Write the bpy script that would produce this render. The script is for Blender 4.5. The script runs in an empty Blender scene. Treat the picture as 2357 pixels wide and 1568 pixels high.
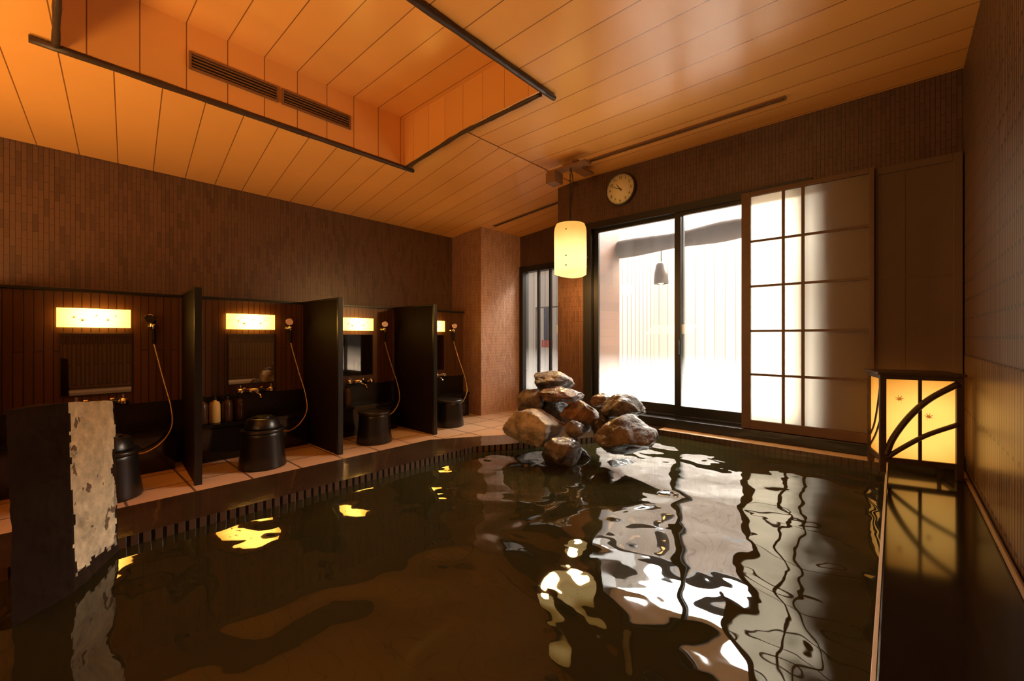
import bpy, bmesh, math, random
from mathutils import Vector, Matrix, noise
random.seed(7)
S = bpy.context.scene
COL = S.collection

# ------------------------------------------------------------------ materials
def newmat(name):
    m = bpy.data.materials.new(name); m.use_nodes = True
    nt = m.node_tree; nt.nodes.clear()
    out = nt.nodes.new('ShaderNodeOutputMaterial')
    return m, nt, out
def N(nt, typ, **kw):
    n = nt.nodes.new(typ)
    for k, v in kw.items():
        setattr(n, k, v)
    return n
def L(nt, a, b): nt.links.new(a, b)
def math_node(nt, op, a, b=None, c=None):
    n = nt.nodes.new('ShaderNodeMath'); n.operation = op
    for i, v in enumerate((a, b, c)):
        if v is None: continue
        if isinstance(v, (int, float)): n.inputs[i].default_value = v
        else: nt.links.new(v, n.inputs[i])
    return n.outputs[0]
def pos_xyz(nt):
    g = N(nt, 'ShaderNodeNewGeometry'); s = N(nt, 'ShaderNodeSeparateXYZ')
    L(nt, g.outputs['Position'], s.inputs[0])
    return s.outputs
def rgba(c): return (c[0], c[1], c[2], 1.0)

def simple(name, col, rough=0.5, metal=0.0, var=0.15, scale=12, bump=0.0, spec=0.5):
    m, nt, out = newmat(name)
    p = N(nt, 'ShaderNodeBsdfPrincipled')
    p.inputs['Roughness'].default_value = rough
    p.inputs['Metallic'].default_value = metal
    p.inputs['Specular IOR Level'].default_value = spec
    tc = N(nt, 'ShaderNodeTexCoord')
    nz = N(nt, 'ShaderNodeTexNoise'); nz.inputs['Scale'].default_value = scale; nz.inputs['Detail'].default_value = 4
    L(nt, tc.outputs['Object'], nz.inputs['Vector'])
    mx = N(nt, 'ShaderNodeMix', data_type='RGBA')
    mx.inputs[6].default_value = rgba([c*(1-var) for c in col]); mx.inputs[7].default_value = rgba([min(1, c*(1+var)) for c in col])
    L(nt, nz.outputs['Fac'], mx.inputs[0]); L(nt, mx.outputs[2], p.inputs['Base Color'])
    if bump:
        b = N(nt, 'ShaderNodeBump'); b.inputs['Strength'].default_value = bump; b.inputs['Distance'].default_value = 0.02
        L(nt, nz.outputs['Fac'], b.inputs['Height']); L(nt, b.outputs[0], p.inputs['Normal'])
    L(nt, p.outputs[0], out.inputs[0])
    return m

def emis(name, col, strength, var=0.1, scale=6):
    m, nt, out = newmat(name)
    e = N(nt, 'ShaderNodeEmission')
    tc = N(nt, 'ShaderNodeTexCoord')
    nz = N(nt, 'ShaderNodeTexNoise'); nz.inputs['Scale'].default_value = scale
    L(nt, tc.outputs['Object'], nz.inputs['Vector'])
    e.inputs[0].default_value = rgba(col)
    s = math_node(nt, 'MULTIPLY_ADD', nz.outputs['Fac'], strength*var*2, strength*(1-var))
    L(nt, s, e.inputs[1]); L(nt, e.outputs[0], out.inputs[0])
    return m

def glow(name, centre, radius, c_edge, c_core, s_edge, s_core, var=0.12, noise_scale=9):
    """paper shade: bulb glow painted into the emission, falling off from an object space centre"""
    m, nt, out = newmat(name)
    e = N(nt, 'ShaderNodeEmission'); tc = N(nt, 'ShaderNodeTexCoord')
    vs = N(nt, 'ShaderNodeVectorMath', operation='DISTANCE'); vs.inputs[1].default_value = centre
    L(nt, tc.outputs['Object'], vs.inputs[0])
    nz = N(nt, 'ShaderNodeTexNoise'); nz.inputs['Scale'].default_value = noise_scale; nz.inputs['Detail'].default_value = 4; L(nt, tc.outputs['Object'], nz.inputs['Vector'])
    mr = N(nt, 'ShaderNodeMapRange', interpolation_type='SMOOTHSTEP')
    L(nt, vs.outputs['Value'], mr.inputs[0]); mr.inputs[1].default_value = radius[0]; mr.inputs[2].default_value = radius[1]; mr.inputs[3].default_value = 1.0; mr.inputs[4].default_value = 0.0
    f = math_node(nt, 'ADD', mr.outputs[0], math_node(nt, 'MULTIPLY', math_node(nt, 'SUBTRACT', nz.outputs['Fac'], 0.5), var*2)); f = math_node(nt, 'MAXIMUM', f, 0.0)
    mx = N(nt, 'ShaderNodeMix', data_type='RGBA'); mx.inputs[6].default_value = rgba(c_edge); mx.inputs[7].default_value = rgba(c_core); L(nt, f, mx.inputs[0])
    L(nt, mx.outputs[2], e.inputs[0]); L(nt, math_node(nt, 'MULTIPLY_ADD', f, s_core-s_edge, s_edge), e.inputs[1])
    L(nt, e.outputs[0], out.inputs[0]); return m

def tile(name, axis, c1, c2, mortar, bw=0.10, rh=0.022, ms=0.0016, rough=0.4, vertical=True, bump=0.5, offset=0.5, dist=0.003, bias=-0.35):
    m, nt, out = newmat(name)
    p = N(nt, 'ShaderNodeBsdfPrincipled'); p.inputs['Roughness'].default_value = rough
    s = pos_xyz(nt); cmb = N(nt, 'ShaderNodeCombineXYZ')
    if axis == 'floor': a, b2 = s[0], s[1]
    else:
        a = s[2]; b2 = s[0] if axis == 'x' else s[1]
        if not vertical: a, b2 = b2, a
    L(nt, a, cmb.inputs[0]); L(nt, b2, cmb.inputs[1])
    br = N(nt, 'ShaderNodeTexBrick'); br.offset = offset; br.offset_frequency = 2
    br.inputs['Color1'].default_value = rgba(c1); br.inputs['Color2'].default_value = rgba(c2); br.inputs['Mortar'].default_value = rgba(mortar)
    br.inputs['Scale'].default_value = 1; br.inputs['Mortar Size'].default_value = ms; br.inputs['Mortar Smooth'].default_value = 0.2
    br.inputs['Brick Width'].default_value = bw; br.inputs['Row Height'].default_value = rh; br.inputs['Bias'].default_value = bias
    L(nt, cmb.outputs[0], br.inputs['Vector'])
    L(nt, br.outputs['Color'], p.inputs['Base Color'])
    b = N(nt, 'ShaderNodeBump'); b.invert = True; b.inputs['Strength'].default_value = bump; b.inputs['Distance'].default_value = dist
    L(nt, br.outputs['Fac'], b.inputs['Height']); L(nt, b.outputs[0], p.inputs['Normal'])
    L(nt, p.outputs[0], out.inputs[0])
    return m

def plank(name, mode, col, spacing=0.21, k=0.0, rough=0.27, line=(0.24, 0.10, 0.03)):
    m, nt, out = newmat(name)
    p = N(nt, 'ShaderNodeBsdfPrincipled'); p.inputs['Roughness'].default_value = rough
    s = pos_xyz(nt)
    if mode == 'y':
        co = s[1] if not k else math_node(nt, 'MULTIPLY_ADD', s[0], k, s[1])
    else: co = s[0]
    co = math_node(nt, 'ADD', math_node(nt, 'DIVIDE', co, spacing), 50.3)
    fr = math_node(nt, 'FRACT', co); fl = math_node(nt, 'FLOOR', co)
    ln = math_node(nt, 'LESS_THAN', fr, 0.026)
    wn = N(nt, 'ShaderNodeTexWhiteNoise', noise_dimensions='1D'); L(nt, fl, wn.inputs['W'])
    nz = N(nt, 'ShaderNodeTexNoise'); nz.inputs['Scale'].default_value = 2.5; nz.inputs['Detail'].default_value = 6
    g = N(nt, 'ShaderNodeNewGeometry'); L(nt, g.outputs['Position'], nz.inputs['Vector'])
    f = math_node(nt, 'ADD', math_node(nt, 'MULTIPLY', wn.outputs['Value'], 0.4), math_node(nt, 'MULTIPLY', nz.outputs['Fac'], 0.6))
    m1 = N(nt, 'ShaderNodeMix', data_type='RGBA'); m1.inputs[6].default_value = rgba([c*0.88 for c in col]); m1.inputs[7].default_value = rgba([min(1, c*1.08) for c in col])
    L(nt, f, m1.inputs[0])
    m2 = N(nt, 'ShaderNodeMix', data_type='RGBA'); m2.inputs[7].default_value = rgba(line)
    L(nt, ln, m2.inputs[0]); L(nt, m1.outputs[2], m2.inputs[6]); L(nt, m2.outputs[2], p.inputs['Base Color'])
    n2 = N(nt, 'ShaderNodeTexNoise'); n2.inputs['Scale'].default_value = 5; L(nt, g.outputs['Position'], n2.inputs['Vector'])
    h = math_node(nt, 'SUBTRACT', math_node(nt, 'MULTIPLY', n2.outputs['Fac'], 0.35), ln)
    b = N(nt, 'ShaderNodeBump'); b.inputs['Strength'].default_value = 0.5; b.inputs['Distance'].default_value = 0.005
    L(nt, h, b.inputs['Height']); L(nt, b.outputs[0], p.inputs['Normal'])
    L(nt, p.outputs[0], out.inputs[0])
    return m

CEILC = (0.86, 0.42, 0.115)
M_ceil = plank('ceiling_planks_flat', 'y', CEILC, rough=0.23)
M_ceil_s = plank('ceiling_planks_sloped', 'y', CEILC, k=0.10, rough=0.26)
M_ceil_x = plank('ceiling_planks_cross', 'x', (0.74, 0.35, 0.095), line=(0.45, 0.20, 0.055))
M_wl = tile('mosaic_left', 'y', (0.125, 0.060, 0.031), (0.028, 0.011, 0.006), (0.035, 0.017, 0.010), bw=0.12, rh=0.026, bias=-0.5)
M_wx = tile('mosaic_front', 'x', (0.10, 0.045, 0.024), (0.05, 0.021, 0.012), (0.022, 0.011, 0.007), bias=-0.45)
M_wr = tile('mosaic_right', 'y', (0.16, 0.077, 0.039), (0.10, 0.045, 0.023), (0.012, 0.007, 0.004), bw=0.20, rh=0.030, ms=0.006, bump=1.0, rough=0.45, dist=0.008)
M_wr2 = tile('tile_right_low', 'y', (0.20, 0.110, 0.043), (0.13, 0.070, 0.028), (0.018, 0.010, 0.006), bw=0.6, rh=0.045, ms=0.006, rough=0.32, bump=1.0, dist=0.01)
M_stall = tile('tile_stall', 'y', (0.11, 0.043, 0.016), (0.07, 0.028, 0.011), (0.02, 0.008, 0.004), bw=0.9, rh=0.045, ms=0.003, rough=0.35)
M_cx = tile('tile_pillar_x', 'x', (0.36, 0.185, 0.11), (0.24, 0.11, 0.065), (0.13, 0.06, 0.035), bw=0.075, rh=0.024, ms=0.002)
M_cy = tile('tile_pillar_y_lit', 'y', (0.66, 0.40, 0.28), (0.44, 0.24, 0.16), (0.22, 0.12, 0.08), bw=0.075, rh=0.024, ms=0.002)  # lighter copy for the daylit pillar side, light painted into the tile
M_floor = tile('floor_tiles', 'floor', (0.72, 0.46, 0.28), (0.62, 0.39, 0.23), (0.18, 0.10, 0.055), bw=0.33, rh=0.33, ms=0.008, rough=0.32, offset=0.0)
M_ribx = tile('pool_rib_x', 'x', (0.08, 0.048, 0.028), (0.06, 0.035, 0.02), (0.03, 0.018, 0.010), bw=0.9, rh=0.035, ms=0.004, rough=0.3)
M_riby = tile('pool_rib_y', 'y', (0.15, 0.09, 0.05), (0.10, 0.06, 0.035), (0.010, 0.006, 0.004), bw=0.9, rh=0.035, ms=0.007, rough=0.25)
M_cope = simple('wet_dark_stone', (0.040, 0.025, 0.014), rough=0.07, var=0.6, scale=9, bump=0.05)
M_granite = simple('black_granite', (0.012, 0.009, 0.007), rough=0.09, var=0.5, scale=60)
M_blkwall = simple('black_stone_wall', (0.010, 0.006, 0.004), rough=0.35, var=0.5, scale=20)
M_ledge = simple('ledge_stone', (0.66, 0.46, 0.28), rough=0.35, var=0.15)
M_basin = simple('pool_basin', (0.24, 0.20, 0.08), rough=0.5, var=0.5, scale=2)
M_black = simple('black_frame', (0.010, 0.009, 0.008), rough=0.35, var=0.2)
M_blackpl = simple('black_plastic', (0.010, 0.008, 0.007), rough=0.3, var=0.2)
M_div = simple('divider_laminate', (0.014, 0.007, 0.004), rough=0.6, var=0.25, scale=3, spec=0.1)
M_wood = simple('dark_wood', (0.05, 0.025, 0.013), rough=0.45, var=0.35, scale=25, bump=0.2)
M_beam = simple('weathered_wood', (0.05, 0.032, 0.023), rough=0.85, var=0.5, scale=12, bump=0.4, spec=0.1)
M_woodm = simple('brown_wood', (0.23, 0.11, 0.045), rough=0.4, var=0.25, scale=20)
M_shoji = simple('shoji_wood', (0.11, 0.052, 0.023), rough=0.45, var=0.25, scale=20)
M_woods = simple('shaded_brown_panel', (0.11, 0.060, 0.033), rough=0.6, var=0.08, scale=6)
M_chrome = simple('chrome', (0.75, 0.70, 0.62), rough=0.15, metal=1.0, var=0.05)
M_hose = simple('metal_hose', (0.55, 0.36, 0.16), rough=0.3, metal=0.8, var=0.1, scale=80)
M_mirror = simple('mirror_glass', (0.34, 0.28, 0.22), rough=0.03, metal=1.0, var=0.0)
M_amber = simple('amber_plastic', (0.78, 0.52, 0.16), rough=0.3)
M_brownpl = simple('brown_plastic', (0.07, 0.03, 0.015), rough=0.25)
M_white = simple('pale_plastic', (0.7, 0.6, 0.45), rough=0.35)
M_clock = simple('clock_face', (0.80, 0.66, 0.40), rough=0.5, var=0.04)
M_clockrim = simple('clock_rim', (0.05, 0.035, 0.02), rough=0.3)
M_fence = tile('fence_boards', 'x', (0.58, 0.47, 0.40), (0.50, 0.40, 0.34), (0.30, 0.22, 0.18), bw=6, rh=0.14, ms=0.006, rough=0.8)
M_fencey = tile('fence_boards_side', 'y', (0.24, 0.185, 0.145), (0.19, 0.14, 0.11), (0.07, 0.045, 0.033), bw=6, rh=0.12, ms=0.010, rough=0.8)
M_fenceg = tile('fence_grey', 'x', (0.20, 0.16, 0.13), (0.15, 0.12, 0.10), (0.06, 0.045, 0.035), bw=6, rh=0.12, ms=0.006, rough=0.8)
M_ground = simple('terrace_stone', (0.6, 0.55, 0.5), rough=0.7, scale=3)
M_blue = simple('blue_cloth', (0.015, 0.02, 0.07), rough=0.8)
M_red = simple('red_cloth', (0.28, 0.03, 0.02), rough=0.8)
M_leaf = emis('leaf_print', (0.80, 0.20, 0.015), 0.9)
M_leafd = emis('leaf_print_lantern', (0.62, 0.16, 0.02), 0.8)
M_lightE = glow('lamp_panel_glow', (0.06, 0, 0), (0.04, 0.21), (1.0, 0.45, 0.05), (1.0, 0.54, 0.09), 5.5, 11.0, var=0.05)
M_lampE = glow('hanging_lamp_glow', (0, 0, -0.88), (0.10, 0.32), (1.0, 0.50, 0.10), (1.0, 0.66, 0.25), 1.0, 2.2)
M_lampO = emis('terrace_lamp_glow', (1.0, 0.55, 0.18), 12.0)
M_lantE = glow('lantern_paper_glow', (0.02, -0.02, 0.27), (0.12, 0.33), (1.0, 0.36, 0.04), (1.0, 0.50, 0.10), 0.75, 1.6)

def rock_mat(name, c1, c2, rough, coat):
    m, nt, out = newmat(name)
    p = N(nt, 'ShaderNodeBsdfPrincipled'); p.inputs['Roughness'].default_value = rough
    tc = N(nt, 'ShaderNodeTexCoord')
    nz = N(nt, 'ShaderNodeTexNoise'); nz.inputs['Scale'].default_value = 9; nz.inputs['Detail'].default_value = 10; nz.inputs['Roughness'].default_value = 0.7
    L(nt, tc.outputs['Object'], nz.inputs['Vector'])
    r = N(nt, 'ShaderNodeValToRGB'); r.color_ramp.elements[0].position = 0.40; r.color_ramp.elements[1].position = 0.60
    r.color_ramp.elements[0].color = rgba(c1); r.color_ramp.elements[1].color = rgba(c2)
    L(nt, nz.outputs['Fac'], r.inputs[0]); L(nt, r.outputs[0], p.inputs['Base Color'])
    n2 = N(nt, 'ShaderNodeTexNoise'); n2.inputs['Scale'].default_value = 22; n2.inputs['Detail'].default_value = 10; n2.inputs['Roughness'].default_value = 0.65
    L(nt, tc.outputs['Object'], n2.inputs['Vector'])
    b = N(nt, 'ShaderNodeBump'); b.inputs['Strength'].default_value = 1.0; b.inputs['Distance'].default_value = 0.018
    L(nt, n2.outputs['Fac'], b.inputs['Height']); L(nt, b.outputs[0], p.inputs['Normal'])
    p.inputs['Coat Weight'].default_value = coat; p.inputs['Coat Roughness'].default_value = 0.12
    L(nt, p.outputs[0], out.inputs[0]); return m
M_rock = rock_mat('rock_wet_grey', (0.035, 0.025, 0.018), (0.22, 0.165, 0.115), 0.28, 0.5)
M_rockt = rock_mat('rock_tan', (0.24, 0.18, 0.115), (0.62, 0.51, 0.37), 0.55, 0.0)
M_rocko = rock_mat('rock_brown_wet', (0.06, 0.028, 0.014), (0.24, 0.12, 0.062), 0.25, 0.45)
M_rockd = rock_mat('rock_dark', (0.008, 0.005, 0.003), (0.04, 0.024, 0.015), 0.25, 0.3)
M_postd = simple('post_dark_stone', (0.026, 0.014, 0.008), rough=0.85, var=0.4, scale=8, bump=0.3, spec=0.1)

def post_face():
    m, nt, out = newmat('post_pale_face')
    p = N(nt, 'ShaderNodeBsdfPrincipled'); p.inputs['Roughness'].default_value = 0.8
    tc = N(nt, 'ShaderNodeTexCoord')
    nz = N(nt, 'ShaderNodeTexNoise'); nz.inputs['Scale'].default_value = 2.6; nz.inputs['Detail'].default_value = 10; nz.inputs['Roughness'].default_value = 0.52
    L(nt, tc.outputs['Object'], nz.inputs['Vector'])
    s = N(nt, 'ShaderNodeSeparateXYZ'); L(nt, tc.outputs['Object'], s.inputs[0])
    v = math_node(nt, 'MULTIPLY_ADD', s.outputs[2], -0.38, math_node(nt, 'ADD', nz.outputs['Fac'], 0.255))
    r = N(nt, 'ShaderNodeValToRGB'); e = r.color_ramp.elements
    e[0].position = 0.30; e[0].color = (0.62, 0.50, 0.32, 1); e[1].position = 0.50; e[1].color = (0.82, 0.69, 0.48, 1)
    x = e.new(0.512); x.color = (0.36, 0.29, 0.21, 1); x = e.new(0.66); x.color = (0.46, 0.38, 0.28, 1); x = e.new(0.76); x.color = (0.24, 0.17, 0.11, 1)
    L(nt, v, r.inputs[0])
    n4 = N(nt, 'ShaderNodeTexNoise'); n4.inputs['Scale'].default_value = 26; n4.inputs['Detail'].default_value = 8; L(nt, tc.outputs['Object'], n4.inputs['Vector'])
    st = N(nt, 'ShaderNodeMix', data_type='RGBA', blend_type='MULTIPLY'); st.inputs[0].default_value = 1.0
    g = math_node(nt, 'MULTIPLY_ADD', n4.outputs['Fac'], 1.1, 0.38); gc = N(nt, 'ShaderNodeCombineColor'); L(nt, g, gc.inputs[0]); L(nt, g, gc.inputs[1]); L(nt, g, gc.inputs[2])
    L(nt, r.outputs[0], st.inputs[6]); L(nt, gc.outputs[0], st.inputs[7])
    n3 = N(nt, 'ShaderNodeTexNoise'); n3.inputs['Scale'].default_value = 17; n3.inputs['Detail'].default_value = 6; L(nt, tc.outputs['Object'], n3.inputs['Vector'])
    pit = math_node(nt, 'LESS_THAN', n3.outputs['Fac'], 0.37)
    mx = N(nt, 'ShaderNodeMix', data_type='RGBA'); mx.inputs[7].default_value = (0.18, 0.12, 0.07, 1)
    L(nt, pit, mx.inputs[0]); L(nt, st.outputs[2], mx.inputs[6]); L(nt, mx.outputs[2], p.inputs['Base Color'])
    hh = math_node(nt, 'ADD', nz.outputs['Fac'], math_node(nt, 'MULTIPLY', n4.outputs['Fac'], 0.5))
    b = N(nt, 'ShaderNodeBump'); b.inputs['Strength'].default_value = 1.0; b.inputs['Distance'].default_value = 0.025
    L(nt, hh, b.inputs['Height']); L(nt, b.outputs[0], p.inputs['Normal'])
    L(nt, p.outputs[0], out.inputs[0]); return m
M_postf = post_face()

def glass_mat(name, haze):
    m, nt, out = newmat(name)
    t = N(nt, 'ShaderNodeBsdfTransparent'); t.inputs[0].default_value = (0.94, 0.94, 0.91, 1)
    tl = N(nt, 'ShaderNodeBsdfTranslucent'); tl.inputs[0].default_value = (0.95, 0.93, 0.89, 1)
    g = N(nt, 'ShaderNodeBsdfGlossy'); g.inputs['Roughness'].default_value = 0.01
    f = N(nt, 'ShaderNodeFresnel'); f.inputs[0].default_value = 1.25
    s = pos_xyz(nt)
    g0 = N(nt, 'ShaderNodeNewGeometry'); nz = N(nt, 'ShaderNodeTexNoise'); nz.inputs['Scale'].default_value = 4; nz.inputs['Detail'].default_value = 3
    mp = N(nt, 'ShaderNodeMapping'); mp.inputs['Scale'].default_value = (4, 4, 0.5); L(nt, g0.outputs['Position'], mp.inputs[0]); L(nt, mp.outputs[0], nz.inputs['Vector'])
    low = math_node(nt, 'SUBTRACT', 0.85, s[2]); low = math_node(nt, 'MAXIMUM', low, 0.0)
    hz = math_node(nt, 'MULTIPLY', math_node(nt, 'MULTIPLY_ADD', low, 0.8, haze), math_node(nt, 'ADD', nz.outputs['Fac'], 0.5))
    hz = math_node(nt, 'MINIMUM', hz, 0.85)
    m0 = N(nt, 'ShaderNodeMixShader'); L(nt, hz, m0.inputs[0]); L(nt, t.outputs[0], m0.inputs[1]); L(nt, tl.outputs[0], m0.inputs[2])
    mx = N(nt, 'ShaderNodeMixShader'); L(nt, f.outputs[0], mx.inputs[0]); L(nt, m0.outputs[0], mx.inputs[1]); L(nt, g.outputs[0], mx.inputs[2])
    L(nt, mx.outputs[0], out.inputs[0]); return m
M_glass = glass_mat('window_glass_steamed', 0.015)
def paper_mat():
    m, nt, out = newmat('shoji_paper')
    t = N(nt, 'ShaderNodeBsdfTranslucent'); t.inputs[0].default_value = (0.98, 0.94, 0.84, 1)
    d = N(nt, 'ShaderNodeBsdfDiffuse')
    tc = N(nt, 'ShaderNodeTexCoord'); nz = N(nt, 'ShaderNodeTexNoise'); nz.inputs['Scale'].default_value = 40
    L(nt, tc.outputs['Object'], nz.inputs['Vector'])
    r = N(nt, 'ShaderNodeMix', data_type='RGBA'); r.inputs[6].default_value = (0.48, 0.37, 0.24, 1); r.inputs[7].default_value = (0.54, 0.42, 0.28, 1)
    L(nt, nz.outputs['Fac'], r.inputs[0]); L(nt, r.outputs[2], d.inputs[0])
    mx = N(nt, 'ShaderNodeMixShader'); mx.inputs[0].default_value = 0.2
    L(nt, t.outputs[0], mx.inputs[1]); L(nt, d.outputs[0], mx.inputs[2]); L(nt, mx.outputs[0], out.inputs[0]); return m
M_paper = paper_mat()
def water_mat():
    m, nt, out = newmat('dark_bath_water')
    g0 = N(nt, 'ShaderNodeNewGeometry')
    mp = N(nt, 'ShaderNodeMapping'); mp.inputs['Location'].default_value = (1.3, 4.4, 0.0); L(nt, g0.outputs['Position'], mp.inputs[0])
    n1 = N(nt, 'ShaderNodeTexNoise'); n1.inputs['Scale'].default_value = 3.1; n1.inputs['Detail'].default_value = 0.4; n1.inputs['Roughness'].default_value = 0.3; n1.inputs['Distortion'].default_value = 0.7
    L(nt, mp.outputs[0], n1.inputs['Vector'])
    # ripples are strongest near the spout and die out towards the near end
    dv = N(nt, 'ShaderNodeVectorMath', operation='DISTANCE'); dv.inputs[1].default_value = (-1.3, 2.3, 0.2); L(nt, g0.outputs['Position'], dv.inputs[0])
    mr = N(nt, 'ShaderNodeMapRange'); L(nt, dv.outputs['Value'], mr.inputs[0]); mr.inputs[1].default_value = 0.3; mr.inputs[2].default_value = 2.4; mr.inputs[3].default_value = 1.0; mr.inputs[4].default_value = 0.65
    n2 = N(nt, 'ShaderNodeTexNoise'); n2.inputs['Scale'].default_value = 8; n2.inputs['Detail'].default_value = 0.5; n2.inputs['Distortion'].default_value = 0.6; L(nt, g0.outputs['Position'], n2.inputs['Vector'])
    mr2 = N(nt, 'ShaderNodeMapRange'); L(nt, dv.outputs['Value'], mr2.inputs[0]); mr2.inputs[1].default_value = 0.2; mr2.inputs[2].default_value = 1.4; mr2.inputs[3].default_value = 0.18; mr2.inputs[4].default_value = 0.07
    h = math_node(nt, 'MULTIPLY_ADD', n2.outputs['Fac'], mr2.outputs[0], math_node(nt, 'MULTIPLY', n1.outputs['Fac'], mr.outputs[0]))
    b = N(nt, 'ShaderNodeBump'); b.inputs['Strength'].default_value = 1.0; b.inputs['Distance'].default_value = 0.023
    L(nt, h, b.inputs['Height'])
    gl = N(nt, 'ShaderNodeBsdfGlossy'); gl.inputs['Roughness'].default_value = 0.02; gl.inputs[0].default_value = (1, 1, 1, 1)
    L(nt, b.outputs[0], gl.inputs['Normal'])
    fr = N(nt, 'ShaderNodeFresnel'); fr.inputs[0].default_value = 1.65; L(nt, b.outputs[0], fr.inputs['Normal'])
    df = N(nt, 'ShaderNodeBsdfDiffuse')
    n3 = N(nt, 'ShaderNodeTexNoise'); n3.inputs['Scale'].default_value = 1.2; L(nt, g0.outputs['Position'], n3.inputs['Vector'])
    cm = N(nt, 'ShaderNodeMix', data_type='RGBA'); cm.inputs[6].default_value = (0.024, 0.022, 0.008, 1); cm.inputs[7].default_value = (0.046, 0.042, 0.014, 1)
    L(nt, n3.outputs['Fac'], cm.inputs[0]); L(nt, cm.outputs[2], df.inputs[0])
    tr = N(nt, 'ShaderNodeBsdfTransparent'); tr.inputs[0].default_value = (0.58, 0.56, 0.31, 1)
    m1 = N(nt, 'ShaderNodeMixShader'); m1.inputs[0].default_value = 0.36; L(nt, df.outputs[0], m1.inputs[1]); L(nt, tr.outputs[0], m1.inputs[2])
    m2 = N(nt, 'ShaderNodeMixShader'); L(nt, fr.outputs[0], m2.inputs[0]); L(nt, m1.outputs[0], m2.inputs[1]); L(nt, gl.outputs[0], m2.inputs[2])
    L(nt, m2.outputs[0], out.inputs[0]); return m
M_water = water_mat()

# ------------------------------------------------------------------ geometry helpers
def box(bm, x0, x1, y0, y1, z0, z1, mi=0, bev=0.0):
    vs = [bm.verts.new(p) for p in [(x0,y0,z0),(x1,y0,z0),(x1,y1,z0),(x0,y1,z0),(x0,y0,z1),(x1,y0,z1),(x1,y1,z1),(x0,y1,z1)]]
    fs = [(0,3,2,1),(4,5,6,7),(0,1,5,4),(1,2,6,5),(2,3,7,6),(3,0,4,7)]
    faces = []
    for f in fs:
        fc = bm.faces.new([vs[i] for i in f]); fc.material_index = mi; faces.append(fc)
    if bev:
        es = list({e for f in faces for e in f.edges})
        bmesh.ops.bevel(bm, geom=es, offset=bev, segments=2, profile=0.7, affect='EDGES')
    return faces
def prism(bm, pts, z0, z1, mi_top=0, mi_side=0):
    lo = [bm.verts.new((p[0], p[1], z0)) for p in pts]; hi = [bm.verts.new((p[0], p[1], z1)) for p in pts]
    n = len(pts)
    f = bm.faces.new(hi); f.material_index = mi_top
    f = bm.faces.new(lo[::-1]); f.material_index = mi_side
    for i in range(n):
        f = bm.faces.new([lo[i], lo[(i+1) % n], hi[(i+1) % n], hi[i]]); f.material_index = mi_side
def catmull(pts, n=8):
    P = [Vector(p) for p in pts]; P = [P[0]*2-P[1]] + P + [P[-1]*2-P[-2]]; out = []
    for i in range(1, len(P)-2):
        for j in range(n):
            t = j/n; a, b, c, d = P[i-1], P[i], P[i+1], P[i+2]
            out.append(0.5*((2*b)+(c-a)*t+(2*a-5*b+4*c-d)*t*t+(3*b-a-3*c+d)*t**3))
    out.append(P[-2]); return out
def tube(bm, pts, r, n=10, mi=0, rf=None, cap=True):
    pts = [Vector(p) for p in pts]; rings = []
    up = Vector((0, 0, 1))
    for i, p in enumerate(pts):
        d = (pts[min(i+1, len(pts)-1)] - pts[max(i-1, 0)]).normalized()
        ref = up if abs(d.z) < 0.95 else Vector((1, 0, 0))
        if i == 0: a = d.cross(ref).normalized()
        else:
            a = (a - d*a.dot(d))
            a = a.normalized() if a.length > 1e-6 else d.cross(ref).normalized()
        b = d.cross(a).normalized()
        rr = rf(i/(len(pts)-1))*r if rf else r
        rings.append([bm.verts.new(p + (a*math.cos(2*math.pi*k/n) + b*math.sin(2*math.pi*k/n))*rr) for k in range(n)])
    for i in range(len(rings)-1):
        for k in range(n):
            f = bm.faces.new([rings[i][k], rings[i][(k+1) % n], rings[i+1][(k+1) % n], rings[i+1][k]]); f.smooth = True; f.material_index = mi
    if cap:
        bm.faces.new(rings[0][::-1]).material_index = mi; bm.faces.new(rings[-1]).material_index = mi
def lathe(bm, prof, c, n=32, mi=0, axis='z', smooth=True):
    rings = []
    for r, h in prof:
        ring = []
        for k in range(n):
            a = 2*math.pi*k/n
            if axis == 'z': v = (c[0]+r*math.cos(a), c[1]+r*math.sin(a), c[2]+h)
            elif axis == 'y': v = (c[0]+r*math.cos(a), c[1]+h, c[2]+r*math.sin(a))
            else: v = (c[0]+h, c[1]+r*math.cos(a), c[2]+r*math.sin(a))
            ring.append(bm.verts.new(v))
        rings.append(ring)
    for i in range(len(rings)-1):
        for k in range(n):
            f = bm.faces.new([rings[i][k], rings[i][(k+1) % n], rings[i+1][(k+1) % n], rings[i+1][k]]); f.smooth = smooth; f.material_index = mi
    if prof[0][0] > 1e-4: bm.faces.new(rings[0][::-1]).material_index = mi
    if prof[-1][0] > 1e-4: bm.faces.new(rings[-1]).material_index = mi
def leaf(bm, c, u, v, size, mi, rot=0.0):
    c = Vector(c); u = Vector(u); v = Vector(v)
    prof = [(90, 1.0), (74, 0.30), (48, 0.95), (30, 0.26), (5, 0.8), (-20, 0.22), (-50, 0.5), (-86, 0.12), (-88, 0.75), (-92, 0.75), (-94, 0.12), (-130, 0.5), (-160, 0.22), (175, 0.8), (150, 0.26), (132, 0.95), (106, 0.30)]
    ctr = bm.verts.new(c)
    vs = [bm.verts.new(c + (u*math.cos(math.radians(a)+rot) + v*math.sin(math.radians(a)+rot))*r*size) for a, r in prof]
    for i in range(len(vs)):
        bm.faces.new([ctr, vs[i], vs[(i+1) % len(vs)]]).material_index = mi

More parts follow.
